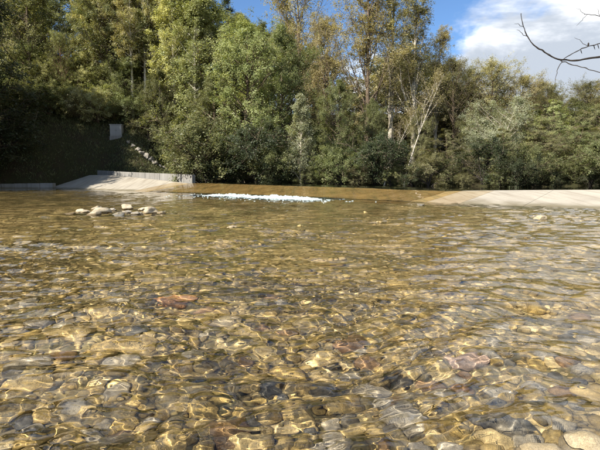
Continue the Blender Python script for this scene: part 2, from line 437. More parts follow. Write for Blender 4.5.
# ------------------------------------------------------------------ weir
A, B = np.array([-25.5, 47.4]), np.array([11.6, 12.4])
wd = (B - A) / np.linalg.norm(B - A); wnrm = np.array([-wd[1], wd[0]])      # upstream normal
if wnrm[1] < 0: wnrm = -wnrm
RAMP = 4.4
cpx = np.array([104, 112, 150, 185, 260, 330, 440, 475, 530, 600, 700]); cpy = np.array([175.0, 175.6, 179.4, 183.4, 185.8, 188.2, 191.2, 190.8, 190.3, 190, 189.5])
def crest_at(px):
    py = np.interp(px, cpx, cpy); r = ray(px, py)
    o2 = A + wnrm * RAMP; m = np.array([[r[0], -wd[0]], [r[1], -wd[1]]])
    t, s = np.linalg.solve(m, o2)
    return s, CAMZ + t * r[2]
cs, cz = zip(*[crest_at(p) for p in np.linspace(104, 640, 60)])
cs, cz = np.array(cs), np.array(cz)
LEN = np.linalg.norm(B - A)
def crest_z(s): return np.interp(s, cs, cz)
s_l, s_r = crest_at(186)[0], crest_at(462)[0]
def foot_at(px, q=-0.3):
    m = np.array([[(px - CX) / F / CP, -wd[0]], [1.0, -wd[1]]]); return np.linalg.solve(m, A + wnrm * q)[1]
def wpt(s, q, z):       # along the weir, upstream from the foot
    p = A + wd * s + wnrm * q; return np.array([p[0], p[1], z])
weir = link('weir', None, loc=(*(A + B) / 2, 0))
tag(weir, 'long low concrete weir with sloping face crossing the river below the wood', 'weir')
W0 = np.array([*(A + B) / 2, 0])
def ramp_z(s, q):
    z = crest_z(s); t = np.clip(q / RAMP, -0.3, 1)
    return -0.12 + (z + 0.12) * t
def face_slab(s0, s1, mat, name, label=None):
    n, m = max(3, int((s1 - s0) / 0.25)), 16
    S, Q = np.meshgrid(np.linspace(s0, s1, n), np.linspace(-0.8, RAMP, m), indexing='ij')
    Z = ramp_z(S, Q) + 0.008 * fbm(S * 2, Q * 2, 0, 3)
    P = A + wd * S[..., None] + wnrm * Q[..., None]
    top = np.concatenate([P, Z[..., None]], -1)
    low = top.copy(); low[..., 2] -= 0.35
    v = np.concatenate([top.reshape(-1, 3), low.reshape(-1, 3)]) - W0
    f1 = grid_faces(n, m)[:, ::-1]; i = np.arange(n * m).reshape(n, m)
    ring = np.concatenate([i[0, :], i[1:, -1], i[-1, -2::-1], i[-2:0:-1, 0]])
    f3 = np.stack([ring, np.roll(ring, -1), np.roll(ring, -1) + n * m, ring + n * m], -1)
    o = recv(obj(name, v, np.concatenate([f1[:, ::-1], f3]), mat, weir, smooth=False))
    if label: o['label'] = label
    return o
JO = 0.007
edges_l = np.linspace(0.0, s_l - 1.6, 6)
for a, b in zip(edges_l[:-1], edges_l[1:]): face_slab(a + JO, b - JO, M['conc_dry'], 'face_slab')
face_slab(s_l - 1.6 + JO, s_l - JO, M['conc_damp'], 'face_slab', 'damp ochre stained slab beside the flowing water')
edges_c = np.linspace(s_l, s_r, 9)
for a, b in zip(edges_c[:-1], edges_c[1:]): face_slab(a + JO, b - JO, M['conc_wet'], 'face_slab', 'wet ochre slab under running water')
face_slab(s_r + JO, s_r + 1.5 - JO, M['conc_damp'], 'face_slab', 'damp brown stained slab at the edge of the flow')
edges_r = np.linspace(s_r + 1.5, LEN + 4, 6)
for a, b in zip(edges_r[:-1], edges_r[1:]): face_slab(a + JO, b - JO, M['conc_dry'], 'face_slab')
# crest beam: rounded sill behind the sloping face
def crest_beam(s0, s1, mat, dz):
    S = np.linspace(s0, s1, max(3, int((s1 - s0) / 0.4)))
    prof = [(RAMP + 0.015, -0.5), (RAMP + 0.015, -0.02), (RAMP + 0.06, 0.0), (RAMP + 0.42, 0.0), (RAMP + 0.48, -0.05), (RAMP + 0.48, -0.9)]
    v = np.array([[wpt(s, q, crest_z(s) + z + dz) for q, z in prof] for s in S]) - W0
    f = grid_faces(len(S), len(prof))
    n = len(prof); caps = [np.arange(n)[None, :], (np.arange(n)[::-1] + (len(S) - 1) * n)[None, :]]
    return obj('crest_beam', v.reshape(-1, 3), [f] + caps, mat, weir, smooth=False)
crest_beam(0, s_l, M['conc_dry'], 0.004); crest_beam(s_l + 0.01, s_r - 0.01, M['conc_wet'], -0.01); crest_beam(s_r, LEN + 4, M['conc_dry'], 0.004)
# water gliding over the lowest stretch of the weir
def sheet():
    S, Q = np.meshgrid(np.linspace(s_l + 0.1, s_r - 0.3, 300), np.linspace(-0.9, RAMP + 3, 70), indexing='ij')
    z = np.where(Q < RAMP, ramp_z(S, Q), crest_z(S) + 0.03 * sstep(RAMP, RAMP + 2, Q))
    thick = 0.02 + 0.05 * sstep(s_l, s_l + 3, S) * sstep(foot_at(345), foot_at(310), S)
    z = z + thick + 0.014 * fbm(S * 2.2, Q * 0.8, 0, 71) + 0.006 * fbm(S * 7, Q * 3, 0, 72)
    edge = np.minimum(sstep(0, 0.8, S - s_l), sstep(0, 1.0, s_r - S)); z = z - (1 - edge) * (0.07 + thick)
    P = A + wd * S[..., None] + wnrm * Q[..., None]
    o = obj('weir_water', np.concatenate([P, z[..., None]], -1).reshape(-1, 3), grid_faces(*S.shape)[:, ::-1], M['water'])
    o['kind'] = 'structure'; o.cycles.is_caustics_caster = True
    me = o.data; me.update()
    if me.polygons[0].normal.z < 0: me.flip_normals()
sheet()
# upstream pool
S, Q = np.meshgrid(np.linspace(-2, LEN + 60, 160), np.linspace(RAMP + 0.44, RAMP + 34, 80), indexing='ij')
pz = np.minimum(crest_z(S) - 0.02, 0.45) + 0.006 * fbm(S, Q, 0, 80)
P = A + wd * S[..., None] + wnrm * Q[..., None]
pool = obj('upstream_water', np.concatenate([P, pz[..., None]], -1).reshape(-1, 3), grid_faces(*S.shape), M['pool'])
pool['kind'] = 'structure'
pool.data.update()
if pool.data.polygons[0].normal.z < 0: pool.data.flip_normals()

# white water where the sheet plunges in
def white_water():
    mb = MB()
    sa, sb = foot_at(205), foot_at(326)
    # churned ridge
    S, Q = np.meshgrid(np.linspace(sa - 0.5, sb + 0.6, 420), np.linspace(-2.3, 0.85, 60), indexing='ij')
    u = (S - sa) / (sb - sa)
    env = sstep(-0.02, 0.25, u) * sstep(1.04, 0.8, u)
    prof = np.exp(-((Q + 0.25 + 0.35 * vnoise(S * 0.9, 0, 0, 5)) / 0.6) ** 2)
    n = fbm(S * 3.2, Q * 7.0, 0, 41, 5) + 0.25 * fbm(S * 17, Q * 17, 0, 45, 3)
    z = 0.55 * env * prof * (0.07 + 0.26 * n + 0.12 * vnoise(S * 0.9, Q, 0, 42)) + 0.05 * n - 0.025 - 0.05 * sstep(-1.2, -2.3, Q)
    P = A + wd * S[..., None] + wnrm * Q[..., None]
    mb.add(np.concatenate([P, z[..., None]], -1).reshape(-1, 3), grid_faces(*S.shape))
    # froth patches drifting off
    r = np.random.default_rng(3)
    for k in range(350):
        s = r.uniform(sa - 2, sb + 3); q = -abs(r.normal(0.4, 1.5)); w = r.uniform(0.012, 0.05) * math.exp(q * 0.15)
        e = sstep(sa - 2, sa + 2, s) * sstep(sb + 3, sb - 1, s)
        if r.random() > e: continue
        m = 7; an = np.arange(m) * 2 * math.pi / m
        rad = w * r.uniform(0.5, 1.2, m)
        c = wpt(s, q, 0.018)
        ring = c + np.stack([np.cos(an) * rad * 2.2, np.sin(an) * rad * 0.8, np.full(m, -0.012)], -1)
        v = np.concatenate([[c + (0, 0, r.uniform(0.002, 0.012))], ring])
        i = np.arange(m)
        mb.add(v, np.stack([np.zeros(m, int), 1 + i, 1 + (i + 1) % m, np.zeros(m, int)], -1))
    v, f = mb.arrays()
    tri = f[f[:, 0] == f[:, 3]][:, :3]; quad = f[f[:, 0] != f[:, 3]]
    o = obj('white_water', v, [quad, tri], M['foam']); tag(o, 'churning white water at the foot of the weir', 'white water', kind='stuff')
white_water()

# ------------------------------------------------------------------ stones
def ico(sub):
    import bmesh
    bm = bmesh.new(); bmesh.ops.create_icosphere(bm, subdivisions=sub, radius=1.0)
    v = np.array([x.co[:] for x in bm.verts]); f = np.array([[q.index for q in p.verts] for p in bm.faces]); bm.free()
    return v, f
I1, I2, I3 = ico(1), ico(2), ico(4)
I1 = (I1[0] * 1.06, I1[1])
def stone_v(base, seed, ax=(1, 0.75, 0.5), rough=0.18, flat=0.6):
    v, f = base
    d = 1 + rough * 1.6 * vnoise(v[:, 0] * 1.1 + seed * 7.3, v[:, 1] * 1.1, v[:, 2] * 1.1, seed) + rough * 0.5 * vnoise(v[:, 0] * 2.7, v[:, 1] * 2.7 + seed, v[:, 2] * 2.7, seed + 1)
    if len(v) > 200: d = d + rough * 0.12 * fbm(v[:, 0] * 7, v[:, 1] * 7 + seed, v[:, 2] * 7, seed + 2, 3)
    w = v * d[:, None]
    r = np.random.default_rng(seed)
    for _ in range(4):                       # a few worn flats
        n = r.normal(size=3); n /= np.linalg.norm(n); t = r.uniform(0.62, 0.9)
        k = w @ n; w = w - np.outer(np.maximum(k - t, 0) * flat, n)
    return w * np.array(ax), f
protos = []
for k in range(10):
    r = np.random.default_rng(50 + k)
    v, f = stone_v(ico(3), 50 + k, (1, r.uniform(0.6, 0.92), r.uniform(0.36, 0.62)), 0.26, 0.8)
    protos.append(mesh_np('cobble', v, f))
def stone(name, mesh, loc, size, rotz, mat, label, cat, group=None, tilt=(0, 0), zs=1.0):
    o = link(name, mesh); o.location = loc; o.scale = (size, size, size * zs); o.rotation_euler = (tilt[0], tilt[1], rotz)
    if not mesh.materials: mesh.materials.append(mat)
    o.material_slots[0].link = 'OBJECT'; o.material_slots[0].material = mat
    tag(o, label, cat, group); recv(o)
    return o
def own(seed, ax, rough=0.26):
    v, f = stone_v(I3, seed, ax, rough, 0.85); return mesh_np('stone', v, f)
taken = []
def special(px, py, wpx, mat, label, ax=(1, 0.7, 0.4), rot=0.0, seed=1, name='river_stone', emerge=None, depth=None):
    if emerge is None:
        p = at_z(px, py); zb = float(H(p[0], p[1])); p = at_bed(px, py, zb); size = wpx / F * math.hypot(p[1], 1.0) / 2
        p[2] += size * ax[2] * 0.3
    else:
        p = at_z(px, py); size = wpx / F * math.hypot(p[1], 1.0) / 2; p[2] = emerge - size * ax[2]
    o = stone(name, own(seed, ax, 0.4 if name == 'river_rock' else 0.26), p, size, rot, STONE[mat], label, 'stone')
    taken.append((p[0], p[1], size * 0.9)); return o
special(177, 300, 46, 'orange', 'flat orange stone under the water left of centre', (1, 0.6, 0.34), 0.15, 201)
special(226, 323, 27, 'cream', 'small pale round stone under water beside the flat orange one', (1, 0.85, 0.5), 0.4, 202)
special(212, 301, 32, 'olive brown', 'olive stone touching the right end of the orange stone', (1, 0.65, 0.45), -0.3, 203)
special(466, 361, 54, 'pink', 'flat pinkish slab under rippled water at right', (1, 0.62, 0.36), 0.1, 204)
special(443, 351, 23, 'cream', 'angular cream stone touching the upper left of the pinkish slab', (1, 0.7, 0.6), 0.7, 205)
special(400, 419, 44, 'grey', 'large pale grey cobble in the foreground right of centre', (1, 0.85, 0.5), 0.9, 206)
special(372, 392, 40, 'grey', 'squarish grey cobble up and left of the large pale grey one', (1, 0.8, 0.5), 0.2, 207)
special(322, 392, 32, 'dark slate', 'dark slate boulder in the centre foreground', (1, 0.8, 0.5), 0.5, 208)
special(500, 428, 44, 'dark slate', 'dark stone under water next to the pale shore rocks', (1, 0.6, 0.5), -0.5, 209)
special(230, 428, 38, 'rust brown', 'brown cobble at the bottom edge left of centre', (1, 0.7, 0.45), 0.3, 210)
special(70, 334, 56, 'tan', 'broad tan stone under water at the left', (1, 0.65, 0.4), -0.2, 211)
special(130, 345, 60, 'tan', 'wide tan slab under water right of the broad tan stone', (1, 0.6, 0.35), 0.2, 212)
special(30, 386, 50, 'olive brown', 'olive cobble in the left foreground by the picture edge', (1, 0.75, 0.5), 0.1, 213)
special(330, 264, 40, 'tan', 'long flat yellowish stone showing through water in mid river', (1, 0.4, 0.3), 0.05, 214)
special(592, 446, 62, 'beige', 'pale shore rock breaking the surface at the bottom right corner', (1, 0.7, 0.5), 0.3, 220, 'shore_rock', emerge=0.03)
special(545, 452, 56, 'beige', 'flat pale shore rock left of the corner rock', (1, 0.6, 0.35), -0.2, 221, 'shore_rock', emerge=0.012)
# rocks standing out of the river in front of the weir
for k, (px, py, w, e, mat, lb) in enumerate([
    (71, 213.5, 13, 0.05, 'rock pale', 'low pale rock at the left end of the emerging rock cluster'),
    (82, 213.0, 14, 0.09, 'rock pale', 'pale flat topped rock second from the left in the rock cluster'),
    (94, 215.0, 13, 0.08, 'rock pale', 'small pale rock in front of the widest rock of the cluster'),
    (103, 213.0, 19, 0.13, 'rock pale', 'widest pale rock in the middle of the rock cluster'),
    (98, 209.8, 11, 0.11, 'rock pale', 'small pale rock behind the widest rock of the cluster'),
    (113, 211.0, 9, 0.09, 'rock grey', 'smallest grey rock at the back of the cluster'),
    (118, 215.0, 12, 0.07, 'dark slate', 'dark wet rock between the pale rocks of the cluster'),
    (127, 213.5, 13, 0.11, 'rock grey', 'grey rock right of the dark one in the cluster'),
    (128, 209.4, 11, 0.13, 'rock pale', 'pale rock at the back of the emerging cluster'),
    (137, 214.8, 12, 0.09, 'rock grey', 'small grey rock left of the round boulder'),
    (143, 211.0, 10, 0.12, 'rock pale', 'small pale rock touching the back of the round boulder'),
    (151, 213.5, 16, 0.20, 'rock pale', 'round pale boulder standing tallest in the rock cluster'),
    (162, 213.5, 11, 0.06, 'rock pale', 'low pale rock at the right end of the cluster')]):
    special(px, py, w * 1.15, mat, lb, (1, 0.8, 0.62 if e > 0.18 else 0.45), 0.4 * k, 230 + k, 'river_rock', emerge=e)
for k, (px, py, w, e, mat, lb) in enumerate([
    (540, 219.5, 11, 0.07, 'cream', 'pale rock breaking the water before the dry end of the weir'),
    (378, 222, 7, 0.025, 'tan', 'small tan rock awash in mid river right of centre'),
    (365, 212.5, 5, 0.035, 'tan', 'tiny tan rock awash close to the weir foot'),
    (421, 205.5, 8, 0.08, 'dark slate', 'small dark rock at the foot of the brown weir slab'),
    (232, 227, 9, 0.025, 'cream', 'small pale rock awash in mid river left of centre'),
    (300, 226, 6, 0.02, 'tan', 'faint tan rock awash in the middle of the river')]):
    special(px, py, w, mat, lb, (1, 0.7, 0.5), 0.7 * k, 250 + k, 'river_rock', emerge=e)

# loose cobbles, no two in the same spot
rs = np.random.default_rng(11)
cell = {}
def free(x, y, r, k=0.72):
    i, j = int(math.floor(x / 0.5)), int(math.floor(y / 0.5))
    for a in (-1, 0, 1):
        for b in (-1, 0, 1):
            for (X, Y, R) in cell.get((i + a, j + b), ()):
                if (X - x) ** 2 + (Y - y) ** 2 < (k * (R + r)) ** 2: return False
    cell.setdefault((i, j), []).append((x, y, r)); return True
for (x, y, r) in taken: cell.setdefault((int(math.floor(x / 0.5)), int(math.floor(y / 0.5))), []).append((x, y, r))
cob = []
for rad_lo, rad_hi, tries in ((0.075, 0.105, 220), (0.055, 0.075, 1600), (0.038, 0.055, 8000), (0.022, 0.038, 17000)):
    for _ in range(tries):
        y = 1.15 + 19 * rs.random() ** (1.5 if rad_lo > 0.05 else 2.6); x = rs.uniform(-0.78, 0.78) * (y + 0.5)
        r = rs.uniform(rad_lo, rad_hi)
        if poly_sd(np.array(x), np.array(y)) > 0.5: continue
        if free(x, y, r): cob.append((x, y, r))
cob = np.array(cob)
app = cob[:, 2] / np.hypot(cob[:, 1], 1)
infr = np.abs(cob[:, 0]) < 0.62 * cob[:, 1] + 0.05
app = np.where(infr & (cob[:, 1] > 1.7), app, app * 0.1)
order = np.argsort(-app)
print('cobbles', len(cob))
cz_all = H(cob[:, 0], cob[:, 1])
kinds = ['tan', 'olive brown', 'grey', 'dark slate', 'rust brown']
adj = {'tan': 'tan rounded cobble', 'olive brown': 'olive brown rounded cobble', 'grey': 'grey rounded cobble', 'dark slate': 'dark slate cobble', 'rust brown': 'rust brown cobble'}
for n_, i in enumerate(order[:290]):
    x, y, r = cob[i]
    greyish = sstep(-0.8, 1.2, x) * sstep(4.5, 2.0, y)
    pr = np.array([0.40, 0.34, 0.10, 0.09, 0.07]) * (1 - greyish) + np.array([0.18, 0.2, 0.33, 0.22, 0.07]) * greyish
    kd = kinds[rs.choice(5, p=pr / pr.sum())]
    zone = 'near the photographer' if y < 2.6 else 'a few metres out'
    stone('cobble', protos[int(rs.integers(10))], (x, y, cz_all[i] + r * 0.12), r * 1.12, rs.uniform(0, 6.28), STONE[kd],
          adj[kd] + ' on the river bed under clear water ' + zone, 'cobble', adj[kd].replace(' rounded', '') + 's on the river bed ' + zone,
          (rs.normal(0, 0.16), rs.normal(0, 0.16)), rs.uniform(0.9, 1.3))
def scatter_mesh(name, pts, base, label, cat):
    vs, fs, ts = [], [], []
    n = len(base[0])
    forms = [stone_v(base, 300 + k, (1, 0.78, 0.5), 0.2)[0] for k in range(8)]
    for j, (x, y, z, r) in enumerate(pts):
        a = rs.uniform(0, 6.28); c, s = math.cos(a), math.sin(a)
        w = forms[j % 8] * r * np.array([1.1, 1.1, rs.uniform(0.8, 1.3)])
        w = np.stack([w[:, 0] * c - w[:, 1] * s, w[:, 0] * s + w[:, 1] * c, w[:, 2] + rs.normal(0, 0.15) * w[:, 0]], -1)
        vs.append(w + (x, y, z + r * 0.05)); fs.append(base[1] + j * n); ts.append(np.full(n, rs.random()))
    o = obj(name, np.concatenate(vs), np.concatenate(fs), M['pebble'], attrs={'tint': np.concatenate(ts)})
    tag(o, label, cat, kind='stuff'); recv(o)
rest = order[290:]
near = cob[rest][:, 1] < 3.3
for sel, base, nm, lb in ((near, I2, 'gravel', 'small stones covering the river bed in the foreground'), (~near, I1, 'gravel', 'stones covering the river bed further out towards the weir')):
    q = rest[sel]
    scatter_mesh(nm, np.concatenate([cob[q][:, :2], cz_all[q][:, None], cob[q][:, 2:]], 1), base, lb, 'gravel')
peb = []
for _ in range(5200):
    y = 1.0 + 4.0 * rs.random() ** 1.5; x = rs.uniform(-0.8, 0.8) * (y + 0.5); peb.append((x, y, rs.uniform(0.010, 0.028)))
peb = np.array(peb); pzz = H(peb[:, 0], peb[:, 1])
scatter_mesh('pebbles', np.concatenate([peb[:, :2], pzz[:, None] + 0.004, peb[:, 2:]], 1), I1, 'fine pebbles between the cobbles on the river bed', 'gravel')

# ------------------------------------------------------------------ trees
def grow(seed, Ht, base, n1, l1, ang, prof, n2, nleaf, lsize, up=0.4, droop=0.0, spread=0.22, stems=1, r0=None, lean=0.0,
         flat=0.0, wander=0.25, twig_r=0.012, asp=0.55, bare_len=0.35):
    r = np.random.default_rng(seed)
    wood, tw = MB(), MB()
    tips = []        # points that carry leaves, with outward direction
    r0 = r0 or Ht * 0.011
    for st in range(stems):
        hs = Ht * (1 if st == 0 else r.uniform(0.7, 0.95)); az = r.uniform(0, 6.28)
        ln = lean if stems == 1 else r.uniform(0.1, 0.35)
        t = np.linspace(0, 1, 13)
        px = np.cumsum(r.normal(0, 1, 13)) * wander * 0.12 * hs / 12; py = np.cumsum(r.normal(0, 1, 13)) * wander * 0.12 * hs / 12
        trunk = np.stack([px * t + ln * hs * t ** 1.3 * math.cos(az if stems > 1 else 0), py * t + ln * hs * t ** 1.3 * math.sin(az if stems > 1 else 0), t * hs - 0.25 * (1 - t)], -1)
        rad = r0 * (1 - t) ** 0.8 + 0.012; rad[0] *= 1.5
        wood.add(*tube(trunk, rad, 8))
        m1 = max(4, n1 // stems)
        hh = base + (0.985 - base) * ((np.arange(m1) + r.random(m1)) / m1)
        for h in hh:
            k = h * 12; i = min(int(k), 11); p0 = trunk[i] * (1 - k + i) + trunk[i + 1] * (k - i)
            a = r.uniform(0, 6.28); L = l1 * prof((h - base) / (1 - base)) * r.uniform(0.7, 1.2)
            el = math.radians(90 - ang) + r.normal(0, 0.15)
            d = np.array([math.cos(a) * math.cos(el), math.sin(a) * math.cos(el), math.sin(el)])
            s = np.linspace(0, 1, 7)[:, None]
            pth = p0 + d * L * s + np.array([0, 0, 1]) * (up * L * 0.5 * s ** 2 - droop * L * 0.6 * s ** 2.2) + np.cumsum(r.normal(0, 0.03 * L, (7, 3)), 0) * s
            rb = (np.interp(h, t, rad) * 0.42 + 0.006) * (1 - s[:, 0]) ** 0.9 + twig_r * 0.5
            wood.add(*tube(pth, np.minimum(rb, 0.09), 5))
            for _ in range(n2):
                q = r.uniform(bare_len, 1.0); kk = q * 6; i2 = min(int(kk), 5); b0 = pth[i2] * (1 - kk + i2) + pth[i2 + 1] * (kk - i2)
                d2 = d * 0.7 + r.normal(0, 0.6, 3) * np.array([1, 1, 1 - flat * 0.8]) + np.array([0, 0, 0.25 * up - 0.5 * droop]); d2 /= np.linalg.norm(d2)
                L2 = (0.22 + 0.28 * (1 - q) + 0.08) * L * r.uniform(0.6, 1.3) + 0.15
                s2 = np.linspace(0, 1, 4)[:, None]
                p2 = b0 + d2 * L2 * s2 + np.array([0, 0, 1]) * (-droop * 0.5 * L2 * s2 ** 2 + 0.15 * up * L2 * s2 ** 2)
                tw.add(*tube(p2, twig_r * (1 - 0.75 * s2[:, 0]), 3))
                out = p2[-1] - trunk[i] ; out = out / (np.linalg.norm(out) + 1e-6)
                for qq in (0.35, 0.7, 1.0): tips.append(np.concatenate([b0 + (p2[-1] - b0) * qq, out]))
    res = {'wood': wood.arrays(), 'twig': tw.arrays()}
    tips = np.array(tips)
    if nleaf:
        dens = r.gamma(0.6, 1.0, len(tips)); dens /= dens.sum()
        ix = r.choice(len(tips), nleaf, p=dens)
        c = tips[ix, :3] + r.normal(0, spread, (nleaf, 3)) * np.array([1, 1, 1 - 0.6 * flat])
        nrm = r.normal(0, 0.6, (nleaf, 3)) * np.array([1 - 0.6 * flat, 1 - 0.6 * flat, 1]) + tips[ix, 3:] * 0.85 + np.array([0, 0, 0.6 + flat])
        nrm /= np.linalg.norm(nrm, axis=1)[:, None]
        d = r.normal(0, 1, (nleaf, 3)) + tips[ix, 3:] * 0.8 - np.array([0, 0, 0.5 + droop]); d -= nrm * (d * nrm).sum(1)[:, None]; d /= np.linalg.norm(d, axis=1)[:, None] + 1e-9
        b = np.cross(nrm, d); l = (lsize * r.uniform(0.6, 1.35, nleaf))[:, None]
        v = np.stack([c - d * l * 0.5, c + b * l * asp * 0.5 - nrm * l * 0.1, c + d * l * 0.5, c - b * l * asp * 0.5 - nrm * l * 0.1], 1).reshape(-1, 3)
        clump = r.random(len(tips))[ix]
        tint = np.clip(0.55 * clump + 0.45 * r.random(nleaf), 0, 1)
        res['leaf'] = (v, np.arange(nleaf * 4).reshape(-1, 4), np.repeat(tint, 4))
    return res
def make_proto(key, **kw):
    g = grow(**kw)
    trunk = mesh_np('trunk', *g['wood']); trunk.materials.append(M['bark_brown'])
    vt, ft = g['twig']
    if 'leaf' in g:
        vl, fl, tl = g['leaf']
        crown = mesh_np('crown', np.concatenate([vl, vt]), np.concatenate([fl, ft + len(vl)]), True,
                        {'tint': np.concatenate([tl, np.full(len(vt), 0.3)])})
        mi = np.concatenate([np.zeros(len(fl), np.int32), np.ones(len(ft), np.int32)])
    else:
        crown = mesh_np('crown', vt, ft, True, {'tint': np.full(len(vt), 0.3)}); mi = np.ones(len(ft), np.int32)
    crown.materials.append(M['lf_green']); crown.materials.append(M['twig'])
    crown.polygons.foreach_set('material_index', mi)
    PROTO[key] = (trunk, crown, kw['Ht'])
PROTO = {}
dome = lambda t: 0.55 + 0.6 * math.sin(math.pi * min(1, t * 0.95 + 0.12)) - 0.45 * t ** 3
slim = lambda t: 0.75 + 0.35 * math.sin(math.pi * t) - 0.65 * t ** 2
cone = lambda t: 1.05 - 0.95 * t
rise = lambda t: 1.0 - 0.75 * t
for k in (0, 1):
    make_proto(f'birch{k}', seed=400 + k, Ht=18, base=0.36, n1=60, l1=2.1, ang=48, prof=slim, n2=11, nleaf=40000, lsize=0.13, up=0.5, spread=0.14, r0=0.17, wander=0.35)
for k in (0, 1, 2):
    make_proto(f'ash{k}', seed=410 + k, Ht=15, base=0.06, n1=64, l1=4.1, ang=62, prof=dome, n2=13, nleaf=45000, lsize=0.155, up=0.35, spread=0.17, r0=0.24)
for k in (0, 1):
    make_proto(f'wisp{k}', seed=420 + k, Ht=16, base=0.25, n1=46, l1=4.2, ang=42, prof=dome, n2=16, nleaf=24000, lsize=0.125, up=0.6, spread=0.15, r0=0.2, wander=0.6)
for k in (0, 1):
    make_proto(f'upright{k}', seed=430 + k, Ht=18, base=0.22, n1=30, l1=6.2, ang=24, prof=rise, n2=20, nleaf=26000, lsize=0.125, up=0.35, spread=0.13, r0=0.22, wander=0.4, bare_len=0.25)
make_proto('bare', seed=440, Ht=9, base=0.42, n1=13, l1=2.6, ang=32, prof=rise, n2=8, nleaf=2200, lsize=0.10, up=0.3, r0=0.06, lean=0.40, twig_r=0.009)
make_proto('willow', seed=441, Ht=8, base=0.08, n1=46, l1=3.3, ang=50, prof=dome, n2=14, nleaf=26000, lsize=0.14, up=0.4, droop=0.3, spread=0.14, asp=0.3, stems=2)
make_proto('cone', seed=442, Ht=7.5, base=0.04, n1=60, l1=1.8, ang=48, prof=cone, n2=10, nleaf=20000, lsize=0.11, up=0.5, spread=0.11)
for k in (0, 1):
    make_proto(f'spray{k}', seed=450 + k, Ht=8, base=0.05, n1=52, l1=4.0, ang=72, prof=dome, n2=14, nleaf=32000, lsize=0.12, up=0.15, droop=0.35, spread=0.12, flat=0.8, stems=2)
for k in (0, 1, 2):
    make_proto(f'bush{k}', seed=460 + k, Ht=3.2, base=0.03, n1=40, l1=1.9, ang=55, prof=dome, n2=9, nleaf=17000, lsize=0.095, up=0.3, droop=0.15, spread=0.1, stems=4, r0=0.04)
make_proto('spruce', seed=470, Ht=17, base=0.04, n1=90, l1=3.0, ang=82, prof=cone, n2=12, nleaf=18000, lsize=0.15, up=0.1, droop=0.3, spread=0.14, flat=0.6, asp=0.35, r0=0.2)

rt = np.random.default_rng(77)
def plant(name, key, px, ytop, Y, leaf, bark, label, cat='tree', group=None, wide=1.0, rot=None, x=None, height=None, tilt=0.0):
    X = (px - CX) / F * (Y / (CP)) * 1.0 if x is None else x
    X = at_y(px, 180, Y)[0] if x is None else x
    gz = float(H(X, Y))
    trunk, crown, h0 = PROTO[key]
    h = height if height else at_y(px, ytop, Y)[2] - gz
    o = link(name, None, loc=(X, Y, gz)); k = h / h0
    o.scale = (k * wide, k * wide, k); o.rotation_euler = (0, tilt, rt.uniform(0, 6.28) if rot is None else rot)
    t = link('trunk', trunk, o); c = link('crown', crown, o)
    t.material_slots[0].link = 'OBJECT'; t.material_slots[0].material = M[bark]
    for i, m in ((0, leaf), (1, 'twig' if bark != 'bark_white' else 'bark_pale')):
        c.material_slots[i].link = 'OBJECT'; c.material_slots[i].material = M[m]
    tag(o, label, cat, group); return o

